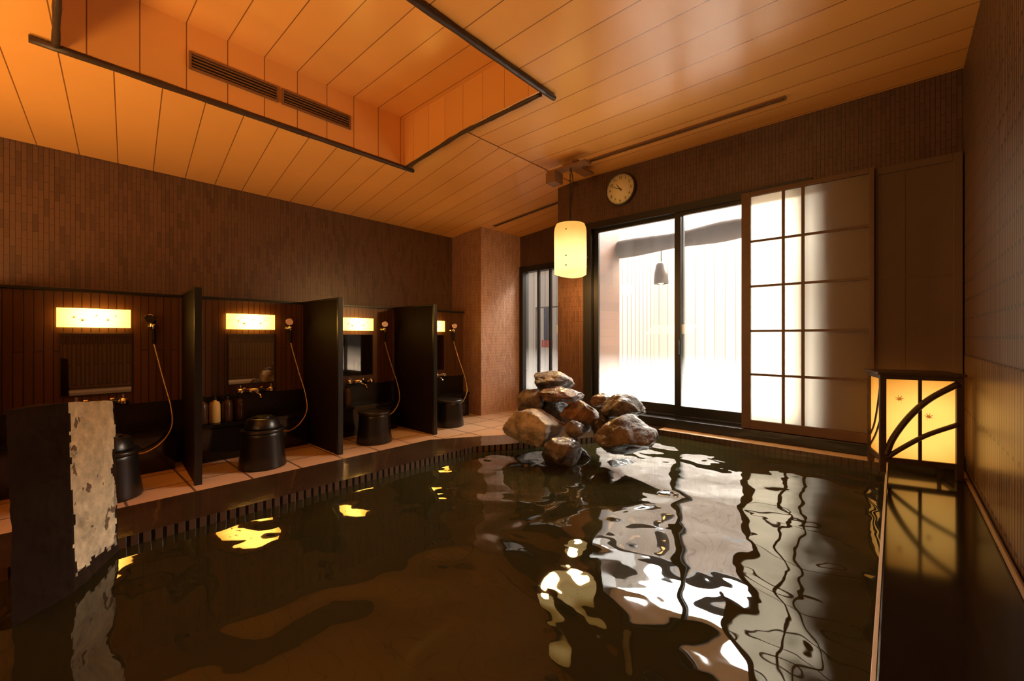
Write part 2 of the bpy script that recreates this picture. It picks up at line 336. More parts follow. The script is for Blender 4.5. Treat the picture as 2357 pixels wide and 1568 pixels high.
def root(name, loc, label, category, group=None, kind=None):
    o = bpy.data.objects.new(name, None); o.location = loc; o.empty_display_size = 0.05
    COL.objects.link(o)
    if label: o['label'] = label
    if category: o['category'] = category
    if group: o['group'] = group
    if kind: o['kind'] = kind
    return o
def wloc(o):
    v = Vector((0, 0, 0))
    while o: v += Vector(o.location); o = o.parent
    return v
def mk(name, bm, mats, parent=None, label=None, category=None, kind=None, group=None, origin=None, fixn=True):
    if fixn: bmesh.ops.recalc_face_normals(bm, faces=bm.faces[:])
    me = bpy.data.meshes.new(name)
    o = bpy.data.objects.new(name, me)
    if parent is not None:
        off = wloc(parent); o.parent = parent
    else:
        off = Vector(origin) if origin else Vector((0, 0, 0)); o.location = off
    bmesh.ops.translate(bm, verts=bm.verts[:], vec=-off)
    bm.to_mesh(me); bm.free()
    for m in (mats if isinstance(mats, (list, tuple)) else [mats]): me.materials.append(m)
    COL.objects.link(o)
    if label: o['label'] = label
    if category: o['category'] = category
    if kind: o['kind'] = kind
    if group: o['group'] = group
    return o
def B(): return bmesh.new()
def dup(o, loc, label=None):
    c = o.copy(); c.location = loc; COL.objects.link(c)
    if label: c['label'] = label
    def rec(src, dst):
        for ch in list(src.children):
            k = ch.copy(); COL.objects.link(k); k.parent = dst; rec(ch, k)
    rec(o, c); return c

# ------------------------------------------------------------------ room shell
XL, XR, YW, YA, YB = -4.477, 0.29, 3.53, 4.489, -2.2
ZC, XF = 2.54, -2.38
XS = -4.245      # face of the thicker lower wall at the washing stations
WZ = 0.225       # water level, almost flush with the coping
PB = -0.20       # pool bottom
def zc(x): return ZC if x >= XF else ZC - 0.09*(XF - x)

b = B(); box(b, XL-0.12, XL, YB-0.1, YA+0.12, -0.05, 3.05); mk('wall_left', b, M_wl, kind='structure')
b = B(); box(b, XL+0.001, XS, YB, 3.731, 0.50, 1.315, 0); box(b, XL+0.001, XS, YB, 3.731, 0.001, 0.499, 1); mk('wall_left_lower', b, [M_stall, M_blkwall], kind='structure')
b = B(); box(b, XL+0.001, XS+0.02, YB, 3.731, 1.316, 1.337, bev=0.003); mk('trim_1', b, M_black, kind='structure')
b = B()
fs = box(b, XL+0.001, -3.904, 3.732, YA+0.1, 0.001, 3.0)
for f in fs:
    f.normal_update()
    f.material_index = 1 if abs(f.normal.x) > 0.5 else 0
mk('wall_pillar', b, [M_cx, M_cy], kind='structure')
b = B()
box(b, -3.904, -2.44, YA, YA+0.12, 1.98, 3.05); box(b, -3.904, -2.44, YA, YA+0.12, -0.05, 0.2)
box(b, -2.95, -2.44, YA, YA+0.12, 0.2, 1.98)
mk('wall_alcove', b, M_wx, kind='structure')
b = B()
box(b, -2.56, -2.24, YW, YW+0.12, 0.0, 3.05); box(b, -0.42, XR+0.12, YW, YW+0.12, 0.0, 3.05)
box(b, -2.24, -0.42, YW, YW+0.12, 2.09, 3.05); box(b, -2.24, -0.42, YW, YW+0.12, 0.0, 0.262)
box(b, -2.56, -2.44, YW+0.12, YA, 0.0, 3.05)
mk('wall_front', b, M_wx, kind='structure')
b = B(); box(b, XR, XR+0.12, YB-0.1, YW, 0.90, 3.05, 0); box(b, XR-0.002, XR+0.12, YB-0.1, YW, -0.6, 0.90, 1)
mk('wall_right', b, [M_wr, M_wr2], kind='structure')
b = B(); box(b, XL-0.12, XR+0.12, YB-0.1, YB, -0.6, 3.05); mk('wall_rear', b, M_wx, kind='structure')

b = B()
def q(pts, mi):
    f = b.faces.new([b.verts.new(p) for p in pts]); f.material_index = mi
RX0, RX1, RY0, RY1, RZ = -3.126, -1.61, 0.04, 2.08, 2.87
Y0c, Y1c = YB-0.1, YA+0.12
def flat(x0, x1, y0, y1, mi): q([(x0,y0,zc(x0)),(x0,y1,zc(x0)),(x1,y1,zc(x1)),(x1,y0,zc(x1))], mi)
flat(XL-0.1, RX0, Y0c, Y1c, 1)
flat(RX0, XF, Y0c, RY0, 1); flat(RX0, XF, RY1, Y1c, 1)
flat(XF, RX1, Y0c, RY0, 0); flat(XF, RX1, RY1, Y1c, 0)
flat(RX1, XR+0.1, Y0c, Y1c, 0)
q([(RX0,RY0,RZ),(RX0,RY1,RZ),(RX1,RY1,RZ),(RX1,RY0,RZ)], 0)
q([(RX0,RY0,zc(RX0)),(RX0,RY0,RZ),(RX0,RY1,RZ),(RX0,RY1,zc(RX0))], 0)
q([(RX1,RY0,ZC),(RX1,RY1,ZC),(RX1,RY1,RZ),(RX1,RY0,RZ)], 0)
for yy in (RY0, RY1):
    q([(RX0,yy,zc(RX0)),(XF,yy,ZC),(RX1,yy,ZC),(RX1,yy,RZ),(RX0,yy,RZ)], 2)
mk('ceiling', b, [M_ceil, M_ceil_s, M_ceil_x], kind='structure', fixn=False)
b = B(); box(b, XL-0.12, XR+0.12, YB-0.1, YA+0.12, 3.05, 3.1); mk('ceiling_roof_slab', b, M_black, kind='structure')
b = B(); tube(b, [(XF, RY1+0.02, ZC-0.001), (XF, YA-0.01, ZC-0.001)], 0.004, 6); mk('trim_2', b, M_woodm, kind='structure')

def pole(name, pts, label, r=0.018):
    b = B()
    P = []
    for i in range(len(pts)-1):
        a, c = Vector(pts[i]), Vector(pts[i+1])
        n = 14
        for j in range(n): P.append(a.lerp(c, j/n))
    P.append(Vector(pts[-1]))
    tube(b, P, r, 10, rf=lambda t: 1.0 + 0.10*math.sin(t*37) + 0.05*math.sin(t*91))
    return mk(name, b, M_wood, label=label, category='ceiling pole', group='wooden poles framing the ceiling recess', origin=pts[0])
d = 0.020
pole('ceiling_pole', [(RX0, RY0-0.09, zc(RX0)-d), (RX0, RY1+0.09, zc(RX0)-d)], 'dark round wooden pole along the sloped side of the ceiling recess')
pole('ceiling_pole', [(RX0+0.03, RY1, zc(RX0+.03)-d-.006), (XF, RY1, ZC-d-.006), (RX1-0.03, RY1, ZC-d-.006)], 'dark wooden pole bent at the ceiling fold along the recess end', r=0.015)
pole('ceiling_pole', [(RX1, RY0-0.1, ZC-d), (RX1, RY1+0.1, ZC-d)], 'dark round wooden pole along the flat side of the ceiling recess')
pole('ceiling_pole', [(RX0+0.03, RY0, zc(RX0+.03)-d-.006), (XF, RY0, ZC-d-.006), (RX1-0.03, RY0, ZC-d-.006)], 'dark wooden pole closing the near end of the ceiling recess', r=0.015)

# floor / pool
out_ = [(-2.47, YB), (-2.47, 1.85), (-2.28, 2.17), (-2.12, 2.40), (-2.02, 2.9), (-2.02, YW)]
inn = [(-1.40, YW), (-1.40, 3.29), (-1.62, 2.75), (-1.94, 2.20), (-2.10, 1.94), (-2.10, YB)]
b = B()
prism(b, [(XL, YB)] + out_ + [(-2.56, YW), (-2.56, YA), (XL, YA)], -0.1, 0.0)
mk('floor', b, M_floor, kind='structure')
b = B()
prism(b, out_ + inn, PB-0.02, 0.265, 0, 1)
mk('trim_3', b, [M_cope, M_riby], kind='structure')
b = B(); fs = box(b, -1.40, -0.03, 3.29, YW, PB-0.02, 0.262)
for f in fs:
    f.normal_update(); f.material_index = 0 if f.normal.z > 0.5 else 1
mk('trim_4', b, [M_ledge, M_ribx], kind='structure')
b = B(); box(b, -0.03, XR-0.004, YB, YW, PB-0.02, 0.265, bev=0.004); mk('trim_5', b, M_granite, kind='structure')
b = B(); box(b, -0.040, -0.031, YB, 3.288, 0.0, 0.262, bev=0.001); mk('trim_6', b, M_white, kind='structure')
b = B(); tube(b, [(XR-0.018, YB+.01, 0.275), (XR-0.018, YW-.01, 0.275)], 0.009, 8); mk('baseboard_right', b, M_woodm, kind='structure')
b = B(); box(b, -2.10, -0.03, YB, 3.29, PB-0.06, PB); mk('floor_pool', b, M_basin, kind='structure')

b = B()
vs = [b.verts.new((x, y, WZ)) for x, y in [(-2.099, YB), (-0.041, YB), (-0.041, 3.289), (-1.40, 3.289), (-1.62, 2.75), (-1.94, 2.20), (-2.099, 1.94)]]
wf = b.faces.new(vs); wf.normal_update()
if wf.normal.z < 0: wf.normal_flip()
mk('pool_water', b, M_water, label='murky olive brown rippling hot bath water filling the pool', category='water', kind='stuff', fixn=False)

DX, DY = -1.83, 1.50
dr = root('drain_grate', (DX, DY, PB), 'round dark drain grate resting on the pool bottom', 'drain')
b = B(); lathe(b, [(0.13, 0), (0.145, 0), (0.145, 0.03), (0.13, 0.03), (0.13, 0)], (DX, DY, PB), 32); mk('rim', b, M_brownpl, dr)
b = B()
for i in range(-4, 5):
    w = math.sqrt(0.13**2-(i*0.028)**2)
    box(b, DX-w, DX+w, DY+i*0.028-0.006, DY+i*0.028+0.006, PB+.01, PB+.025)
mk('grid', b, M_amber, dr)

# ------------------------------------------------------------------ rocks
def rock(c, s, yaw, mat, seed, label, group='stacked boulders at the pool spout', amp=0.30, k_=1.0):
    b = B(); bmesh.ops.create_icosphere(b, subdivisions=5, radius=1.0)
    o = Vector((seed*7.3, seed*3.1, seed*1.7))
    rnd = random.Random(seed); planes = []
    for i in range(12):
        n = Vector((rnd.uniform(-1, 1), rnd.uniform(-1, 1), rnd.uniform(-.7, 1))).normalized(); planes.append((n, rnd.uniform(0.66, 0.90)))
    for v in b.verts:
        p = v.co.copy()
        p *= 1.10 + amp*noise.noise(p*1.1+o)
        for n, dd in planes:
            k = p.dot(n)
            if k > dd: p -= n*(k-dd)*0.82
        p *= 1 + 0.08*noise.noise(p*2.6+o) + 0.035*noise.noise(p*7+o) + 0.015*noise.noise(p*17+o)
        v.co = p
    R = Matrix.Rotation(yaw, 3, 'Z')
    for v in b.verts: v.co = R @ Vector((v.co.x*s[0], v.co.y*s[1], v.co.z*s[2])) * k_ + Vector(c)
    for f in b.faces: f.smooth = True
    return mk('rock', b, mat, label=label, category='rock', group=group, origin=c)
YA_ = math.radians(42)
rock((-1.835, 2.49, 0.685), (0.155, 0.11, 0.070), YA_, M_rock, 3, 'flat-topped wet grey boulder crowning the rock pile')
rock((-1.70, 2.41, 0.600), (0.160, 0.10, 0.050), YA_, M_rocko, 5, 'wet brown slab-like rock below the crown boulder')
rock((-1.915, 2.32, 0.555), (0.110, 0.10, 0.080), YA_, M_rock, 8, 'grey rounded rock on the upper side of the pile')
rock((-1.785, 2.17, 0.415), (0.175, 0.14, 0.125), YA_, M_rockt, 11, 'large pale tan boulder with rough top at the pool corner')
rock((-1.57, 2.41, 0.470), (0.135, 0.09, 0.100), YA_, M_rocko, 14, 'reddish brown wet rock in the middle of the spout')
rock((-1.30, 2.49, 0.56), (0.13, 0.09, 0.085), YA_, M_rock, 17, 'wet grey-brown boulder leaning beside the window')
rock((-1.20, 2.33, 0.410), (0.175, 0.13, 0.115), YA_, M_rock, 21, 'large wet boulder with glossy top at the ledge')
rock((-1.51, 2.13, 0.310), (0.115, 0.10, 0.085), YA_, M_rock, 24, 'small wet boulder standing in the water')
rock((-1.50, 2.26, 0.42), (0.065, 0.05, 0.055), YA_, M_rock, 27, 'small brown stone wedged between boulders')
rock((-1.47, 2.52, 0.575), (0.070, 0.055, 0.045), YA_, M_rocko, 30, 'small reddish stone near the water spout')
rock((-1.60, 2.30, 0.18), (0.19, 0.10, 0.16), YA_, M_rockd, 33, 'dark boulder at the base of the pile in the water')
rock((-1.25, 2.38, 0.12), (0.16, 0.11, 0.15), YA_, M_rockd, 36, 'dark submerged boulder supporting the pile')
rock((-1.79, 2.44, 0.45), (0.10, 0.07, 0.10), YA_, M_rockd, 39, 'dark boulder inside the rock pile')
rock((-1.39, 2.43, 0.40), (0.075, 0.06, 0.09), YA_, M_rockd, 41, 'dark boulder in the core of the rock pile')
rock((-2.13, 3.88, 0.40), (0.20, 0.15, 0.26), 0.7, M_rockt, 60, 'pale rounded boulder standing outside on the terrace', group='terrace rocks')

# ------------------------------------------------------------------ stone post
b = B()
A_, B_, D_ = Vector((-1.846, 0.062)), Vector((-2.090, 0.184)), Vector((-1.748, -0.056))
base = [A_, B_, B_+(D_-A_), D_]
nz_, nx_ = 90, 28
ring_pts = []
for i in range(4):
    a, c = base[i], base[(i+1) % 4]
    for j in range(nx_): ring_pts.append((a.lerp(c, j/nx_), i, j))
ctr = sum(base, Vector((0, 0)))/4
lean = Vector((-0.7416, -0.6708))*0.018
rings = []
for k in range(nz_+1):
    ring = []
    for p, i, j in ring_pts:
        fb = max(0.0, min(1.0, (A_-p).dot((A_-B_).normalized())/(A_-B_).length))
        ztop = 0.802 - 0.034*fb
        z = PB + (ztop-PB)*k/nz_
        nn = noise.noise(Vector((p.x*7, p.y*7, z*6)))*0.007 + noise.noise(Vector((p.x*22, p.y*22, z*20)))*0.006 + noise.noise(Vector((p.x*55, p.y*55, z*50)))*0.004
        qd = (p-ctr)
        qv = ctr + qd*(1.0 - 0.02*(k/nz_)) + qd.normalized()*nn + lean*max(0, (z-0.225)/0.57)
        ring.append(b.verts.new((qv.x, qv.y, z + (0.006*noise.noise(Vector((p.x*14, p.y*14, 3))) if k == nz_ else 0))))
    rings.append(ring)
n = len(ring_pts)
for k in range(nz_):
    for i in range(n):
        f = b.faces.new([rings[k][i], rings[k][(i+1) % n], rings[k+1][(i+1) % n], rings[k+1][i]])
        side, j = ring_pts[i][1], ring_pts[i][2]
        zz = PB + 1.0*k/nz_
        e0 = 0.6 + 2.6*noise.noise(Vector((zz*9, 1.3, 0))) + 1.4*noise.noise(Vector((zz*30, 4, 0)))
        e1 = 0.8 + 2.8*noise.noise(Vector((zz*8, 7.7, 0))) + 1.4*noise.noise(Vector((zz*27, 9, 0)))
        f.material_index = 1 if side == 0 and j >= e0 and (nx_-1-j) >= e1 and zz > 0.27 + 0.03*noise.noise(Vector((j*0.3, 0, 2))) else 0
top = b.faces.new(rings[-1]); top.material_index = 0
b.faces.new(rings[0][::-1])
mk('stone_post', b, [M_postd, M_postf], label='rough square stone post with one pale chipped face', category='stone post', origin=(ctr.x, ctr.y, PB))

# ------------------------------------------------------------------ washing stations
dv = root('shower_divider', (-3.88, 1.69, 0), 'dark brown partition panel between two washing stations', 'partition', group='partitions between washing stations')
b = B(); box(b, XS+0.022, -3.515, 1.675, 1.705, 0.0, 1.325); mk('panel', b, M_div, dv)
b = B(); box(b, -3.515, -3.488, 1.668, 1.712, 0.0, 1.337, bev=0.003); mk('edge_post', b, M_black, dv)
b = B(); box(b, XS+0.022, -3.515, 1.668, 1.712, 1.325, 1.337, bev=0.002); mk('top_rail', b, M_black, dv)
for yy in (2.69, -0.31): dup(dv, (-3.88, yy, 0))
d1 = dup(dv, (-3.875, 0.728, 0)); d1.rotation_euler = (0, 0, math.radians(-4.2))

ct = root('wash_counter', (XS+0.11, 0.2, 0), 'low black stone counter against the tiled wall', 'counter', group='washing station counters')
b = B(); box(b, XS+0.001, XS+0.19, -0.28, 0.67, 0.0, 0.27); mk('base', b, M_granite, ct)
b = B(); box(b, XS+0.001, XS+0.21, -0.28, 0.67, 0.27, 0.30, bev=0.004); mk('counter_top', b, M_granite, ct)
for k, yy in ((1, 1.245), (2, 2.20), (3, 3.20)):
    c = dup(ct, (XS+0.11, yy, 0)); c.scale = (1, 0.86 if k < 3 else 0.97, 1)

SP = 0.985
def mk_light():
    y0, y1, z0, z1 = 0.058, 0.433, 1.068, 1.20
    r = root('wall_lamp', (XS+0.001, 0.245, 1.134), 'glowing rectangular paper wall lamp printed with small maple leaves', 'wall lamp', group='wall lamps over the shower mirrors')
    b = B(); box(b, XS+0.001, XS+0.02, y0+0.02, y1-0.02, z0+0.02, z1-0.02); mk('back_plate', b, M_woodm, r)
    b = B()
    n = 10; prev = None
    for i in range(n+1):
        t = i/n; y = y0+(y1-y0)*t; x = XS+0.04+0.018*math.sin(math.pi*t)
        cur = (b.verts.new((x, y, z0)), b.verts.new((x, y, z1)))
        bk = (b.verts.new((XS+0.02, y, z0)), b.verts.new((XS+0.02, y, z1)))
        if prev:
            p, pb = prev
            b.faces.new([p[0], cur[0], cur[1], p[1]])
            b.faces.new([p[1], cur[1], bk[1], pb[1]]); b.faces.new([p[0], pb[0], bk[0], cur[0]])
            b.faces.new([pb[0], pb[1], bk[1], bk[0]])
        else: b.faces.new([cur[0], cur[1], bk[1], bk[0]])
        prev = (cur, bk)
    b.faces.new([prev[0][1], prev[0][0], prev[1][0], prev[1][1]])
    for y, z, s, ro in ((0.14, 1.135, 0.018, .4), (0.18, 1.115, 0.022, -.3), (0.25, 1.15, .012, .8), (0.31, 1.12, 0.018, .2), (0.35, 1.15, 0.013, -.5)):
        x = XS+0.04+0.018*math.sin(math.pi*(y-y0)/(y1-y0))+0.004
        leaf(b, (x, y, z), (0, 1, 0), (0, 0, 1), s, 1, ro)
    mk('lamp_shade', b, [M_lightE, M_leaf], r, fixn=True)
    return r
wl = mk_light()
for k in (1, 2, 3): dup(wl, (XS+0.001, 0.245+SP*k, 1.134))

mr = root('wall_mirror', (XS+0.001, 0.26, 0.585), 'small rectangular mirror with thin dark edge on the tiled wall', 'mirror', group='mirrors at washing stations')
b = B(); box(b, XS+0.001, XS+0.010, 0.069, 0.447, 0.585, 1.032, bev=0.002); mk('frame', b, M_wood, mr)
b = B(); box(b, XS+0.010, XS+0.014, 0.077, 0.439, 0.593, 1.024); mk('glass', b, M_mirror, mr)
for k in (1, 2, 3): dup(mr, (XS+0.001, 0.26+SP*k, 0.585))

FZ = 0.53
fc = root('faucet', (XS+0.001, 0.27, FZ), 'chrome wall-mounted thermostatic bath faucet below the mirror', 'faucet', group='faucets at washing stations')
b = B(); tube(b, [(XS+0.07, 0.17, FZ), (XS+0.07, 0.37, FZ)], 0.022, 16)
for yy in (0.20, 0.34): tube(b, [(XS+0.001, yy, FZ), (XS+0.07, yy, FZ)], 0.015, 12); lathe(b, [(0.03, 0), (0.03, 0.006), (0.018, 0.012)], (XS+0.001, yy, FZ), 20, axis='x')
mk('body', b, M_chrome, fc)
b = B(); tube(b, catmull([(XS+0.07, 0.27, FZ-.01), (XS+0.10, 0.27, FZ-.025), (XS+0.17, 0.27, FZ-.03), (XS+0.20, 0.27, FZ-.06)]), 0.012, 12); mk('spout', b, M_chrome, fc)
for yy, s in ((0.17, -1), (0.37, 1)):
    b = B()
    pr = [(0.022, 0), (0.027, 0.01*s), (0.027, 0.04*s), (0.018, 0.05*s)]
    lathe(b, pr, (XS+0.07, yy, FZ), 18, axis='y'); box(b, XS+0.065, XS+0.075, yy+0.02*s-0.006, yy+0.02*s+0.006, FZ+.02, FZ+.055, bev=0.002)
    mk('handle', b, M_chrome, fc)
for k in (1, 2, 3): dup(fc, (XS+0.001, 0.27+SP*k, FZ))

SY = 0.56
hs = root('hand_shower', (XS+0.001, SY, 1.10), 'chrome hand shower on wall bracket with hanging metal hose', 'hand shower', group='hand showers at washing stations')
b = B(); lathe(b, [(0.028, 0), (0.028, 0.01), (0.014, 0.02), (0.014, 0.05)], (XS+0.001, SY, 1.08), 18, axis='x'); tube(b, [(XS+0.055, SY, 1.055), (XS+0.07, SY, 1.105)], 0.022, 14); mk('bracket', b, M_chrome, hs)
b = B(); tube(b, catmull([(XS+0.055, SY+.005, 0.95), (XS+0.06, SY+.003, 1.03), (XS+0.068, SY, 1.10), (XS+0.085, SY-.01, 1.14)]), 0.014, 12, rf=lambda t: 0.8+0.5*t); mk('handle', b, M_blackpl, hs)
b = B()
c0 = Vector((XS+0.09, SY-.015, 1.15)); dirv = Vector((0.75, -0.45, -0.35)).normalized()
tube(b, [c0-dirv*0.02, c0, c0+dirv*0.02, c0+dirv*0.03], 0.033, 20, rf=lambda t: (0.45, 0.8, 1.0, 0.95)[min(3, int(t*3+0.5))]); mk('shower_head', b, M_chrome, hs)
b = B()
hp = catmull([(XS+0.055, SY+.005, 0.945), (XS+0.07, SY+0.02, 0.86), (XS+0.12, SY+0.05, 0.68), (XS+0.18, SY+0.085, 0.48), (XS+0.22, SY+0.085, 0.33), (XS+0.24, SY+0.02, 0.22), (XS+0.26, SY-0.08, 0.17), (XS+0.25, SY-0.18, 0.19), (XS+0.225, SY-0.24, 0.22), (XS+0.212, SY-0.25, 0.22)], 10)
tube(b, hp, 0.0065, 8, rf=lambda t: 1.0+0.08*math.sin(t*900)); mk('hose', b, M_hose, hs)
for k in (1, 2, 3): dup(hs, (XS+0.001, SY+SP*k, 1.10))

def stool(loc, label):
    r = root('bath_stool', loc, label, 'stool', group='black bath stools')
    x, y, z = loc
    b = B(); lathe(b, [(0.160, 0.0), (0.165, 0.01), (0.152, 0.10), (0.140, 0.24), (0.140, 0.262), (0.133, 0.27)], (x, y, z), 40); mk('body', b, M_blackpl, r)
    b = B(); lathe(b, [(0.133, 0.27), (0.148, 0.272), (0.151, 0.285), (0.143, 0.297), (0.09, 0.292), (0.04, 0.286), (0.0, 0.285)], (x, y, z), 40); mk('seat', b, M_blackpl, r)
    return r
s0 = stool((-3.64, 1.14, 0.0), 'round black plastic bath stool on the tiled floor')
for p in ((-3.69, 2.12, 0), (-3.74, 3.08, 0), (-3.62, 0.27, 0)): dup(s0, p)
def basin(loc):
    r = root('wash_basin', loc, 'black plastic wash basin upturned on a bath stool', 'wash basin', group='black wash basins')
    x, y, z = loc
    b = B(); lathe(b, [(0.118, 0.0), (0.124, 0.0), (0.122, 0.012), (0.105, 0.07), (0.095, 0.078), (0.0, 0.078)], (x, y, z), 36); mk('bowl', b, M_blackpl, r)
    b = B(); lathe(b, [(0.06, 0.0785), (0.066, 0.0785), (0.064, 0.09), (0.06, 0.09)], (x, y, z), 28); mk('foot_ring', b, M_blackpl, r)
    return r
b0 = basin((-3.64, 1.14, 0.2975))
for p in ((-3.62, 0.27, 0.2975),): dup(b0, p)

def bottle(loc, mat, h, label):
    r = root('pump_bottle', loc, label, 'bottle', group='toiletry bottles on the counters')
    x, y, z = loc
    b = B(); lathe(b, [(0.034, 0), (0.040, 0.006), (0.040, h*0.62), (0.032, h*0.72), (0.013, h*0.76), (0.013, h*0.80)], (x, y, z), 28); mk('body', b, mat, r)
    b = B(); lathe(b, [(0.016, h*0.80), (0.016, h*0.86), (0.006, h*0.87), (0.006, h*0.95), (0.012, h*0.955), (0.012, h)], (x, y, z), 20)
    tube(b, [(x, y, z+h*0.975), (x+0.03, y-0.02, z+h*0.972), (x+0.036, y-0.024, z+h*0.95)], 0.005, 8); mk('pump', b, M_blackpl, r)
    return r
bx = XS+0.13
ba = bottle((bx, 0.935, 0.3005), M_amber, 0.235, 'pale amber pump bottle on the black counter')
bb = bottle((bx, 0.850, 0.3005), M_brownpl, 0.235, 'dark brown pump bottle on the black counter')
for p in ((bx, 1.02, .3005), (bx, 1.11, .3005), (bx, 1.79, .3005), (bx, 1.97, .3005), (bx, 2.06, .3005), (bx, 2.80, .3005)): dup(bb, p)
dup(ba, (bx, 1.88, .3005))

# ------------------------------------------------------------------ terrace window
w1 = root('window_1', (-1.3, YW, 0.265), None, None, kind='structure')
b = B()
box(b, -2.238, -2.15, YW-0.03, YW+0.08, 0.266, 2.088)
box(b, -2.15, -0.421, YW-0.03, YW+0.08, 2.03, 2.088)
box(b, -2.15, -0.421, YW-0.03, YW+0.08, 0.266, 0.35)
mk('frame', b, M_black, w1)
for (x0, x1, y) in ((-2.15, -1.30, YW+0.035), (-1.36, -0.45, YW)):
    b = B()
    box(b, x0, x0+0.05, y-0.012, y+0.018, 0.352, 2.028); box(b, x1-0.05, x1, y-0.012, y+0.018, 0.352, 2.028)
    box(b, x0+0.05, x1-0.05, y-0.012, y+0.018, 0.352, 0.43); box(b, x0+0.05, x1-0.05, y-0.012, y+0.018, 2.0, 2.028)
    s = mk('sash', b, M_black, w1)
    b = B(); box(b, x0+0.05, x1-0.05, y, y+0.004, 0.43, 2.0); mk('glass', b, M_glass, s)
b = B(); box(b, -1.335, -1.315, YW-0.035, YW-0.013, 0.85, 0.98, bev=0.004); mk('handle', b, M_blackpl, w1)
b = B(); box(b, -2.0, 0.285, 3.40, 3.498, 0.2655, 0.335, bev=0.004); mk('trim_7', b, M_black, kind='structure')

sh = root('shoji_screen', (-0.47, 3.44, 0.337), 'sliding shoji screen with brown lattice and white paper, lit by daylight', 'shoji screen')
b = B()
y0, y1 = 3.425, 3.455
box(b, -0.835, -0.775, y0, y1, 0.337, 2.048, bev=0.003); box(b, -0.120, -0.095, y0, y1, 0.337, 2.048, bev=0.003)
box(b, -0.775, -0.120, y0, y1, 0.337, 0.40, bev=0.003); box(b, -0.775, -0.120, y0, y1, 2.015, 2.048, bev=0.003)
mk('frame', b, M_shoji, sh)
b = B()
for x in (-0.574, -0.461): box(b, x-0.009, x+0.009, y0+0.004, y0+0.020, 0.40, 2.015)
for z in (0.73, 1.044, 1.365, 1.69): box(b, -0.775, -0.120, y0+0.006, y0+0.019, z-0.008, z+0.008)
mk('lattice', b, M_shoji, sh)
b = B(); box(b, -0.775, -0.120, y0+0.021, y0+0.023, 0.40, 2.015); mk('paper', b, M_paper, sh)
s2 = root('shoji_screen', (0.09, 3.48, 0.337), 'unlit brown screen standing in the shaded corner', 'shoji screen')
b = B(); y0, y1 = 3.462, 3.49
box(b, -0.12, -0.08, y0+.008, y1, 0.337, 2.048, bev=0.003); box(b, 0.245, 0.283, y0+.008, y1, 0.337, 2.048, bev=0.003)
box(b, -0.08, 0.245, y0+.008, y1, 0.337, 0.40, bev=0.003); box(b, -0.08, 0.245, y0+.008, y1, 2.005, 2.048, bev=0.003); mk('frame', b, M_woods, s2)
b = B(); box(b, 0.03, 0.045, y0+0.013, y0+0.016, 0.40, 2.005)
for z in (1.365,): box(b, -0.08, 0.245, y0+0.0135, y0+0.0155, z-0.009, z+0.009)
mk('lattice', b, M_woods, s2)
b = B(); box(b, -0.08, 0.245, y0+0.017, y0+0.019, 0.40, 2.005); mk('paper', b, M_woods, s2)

w2 = root('window_2', (-3.4, YA, 0.2), None, None, kind='structure')
b = B()
box(b, -3.903, -3.84, YA-0.02, YA+0.1, 0.201, 1.979); box(b, -3.03, -2.951, YA-0.02, YA+0.1, 0.201, 1.979)
box(b, -3.84, -3.03, YA-0.02, YA+0.1, 1.90, 1.979); box(b, -3.84, -3.03, YA-0.02, YA+0.1, 0.201, 0.27)
box(b, -3.60, -3.575, YA+0.0, YA+0.04, 0.27, 1.90); box(b, -3.40, -3.375, YA+0.0, YA+0.04, 0.27, 1.90)
mk('frame', b, M_black, w2)
b = B(); box(b, -3.84, -3.03, YA+0.05, YA+0.054, 0.27, 1.90); mk('glass', b, M_glass, w2)

# ------------------------------------------------------------------ terrace outside
b = B(); box(b, -7.0, 3.0, YA+0.13, 8.0, -0.1, 0.1); box(b, -2.43, 3.0, YW+0.121, YA+0.13, -0.1, 0.1); mk('floor_terrace', b, M_ground, kind='structure')
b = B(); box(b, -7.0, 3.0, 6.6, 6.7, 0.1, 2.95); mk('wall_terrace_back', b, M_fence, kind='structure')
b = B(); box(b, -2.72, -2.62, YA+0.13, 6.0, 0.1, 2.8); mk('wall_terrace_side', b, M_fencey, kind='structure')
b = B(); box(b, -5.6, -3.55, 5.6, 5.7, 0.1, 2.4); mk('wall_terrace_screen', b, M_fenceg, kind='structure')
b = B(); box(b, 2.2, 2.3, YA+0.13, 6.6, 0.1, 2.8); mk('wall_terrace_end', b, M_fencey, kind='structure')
hc = root('hanging_cloth', (-3.97, 5.2, 1.45), 'dark blue cloth with a red hem hanging on the outdoor screen', 'cloth')
def cloth(z0, z1, x0, x1, name, mat):
    b = B(); n, m_ = 14, 8; g = []
    for i in range(n+1):
        g.append([b.verts.new((x0+(x1-x0)*i/n, 5.2+0.012*math.sin(i*1.3), z0+(z1-z0)*j/m_)) for j in range(m_+1)])
    for i in range(n):
        for j in range(m_): b.faces.new([g[i][j], g[i+1][j], g[i+1][j+1], g[i][j+1]]).smooth = True
    mk(name, b, mat, hc, fixn=False)
cloth(0.95, 1.45, -4.04, -3.90, 'cloth_body', M_blue); cloth(0.84, 0.95, -4.08, -3.86, 'hem', M_red)
b = B(); tube(b, [(-4.2, 5.2, 1.46), (-3.75, 5.2, 1.46)], 0.012, 8)
for x in (-4.19, -3.76): tube(b, [(x, 5.2, 0.1), (x, 5.2, 1.46)], 0.012, 8)
mk('stand', b, M_beam, hc)
ev = root('terrace_beam', (-0.6, 4.62, 1.9), 'weathered dark timber beam across the terrace', 'beam')
b = B(); tube(b, catmull([(-2.6, 4.62, 2.04), (-1.6, 4.62, 2.06), (-0.8, 4.62, 2.09), (0.2, 4.62, 2.10), (2.0, 4.62, 2.07)], 8), 0.095, 14, rf=lambda t: 1+0.12*math.sin(t*23)); mk('log', b, M_beam, ev)
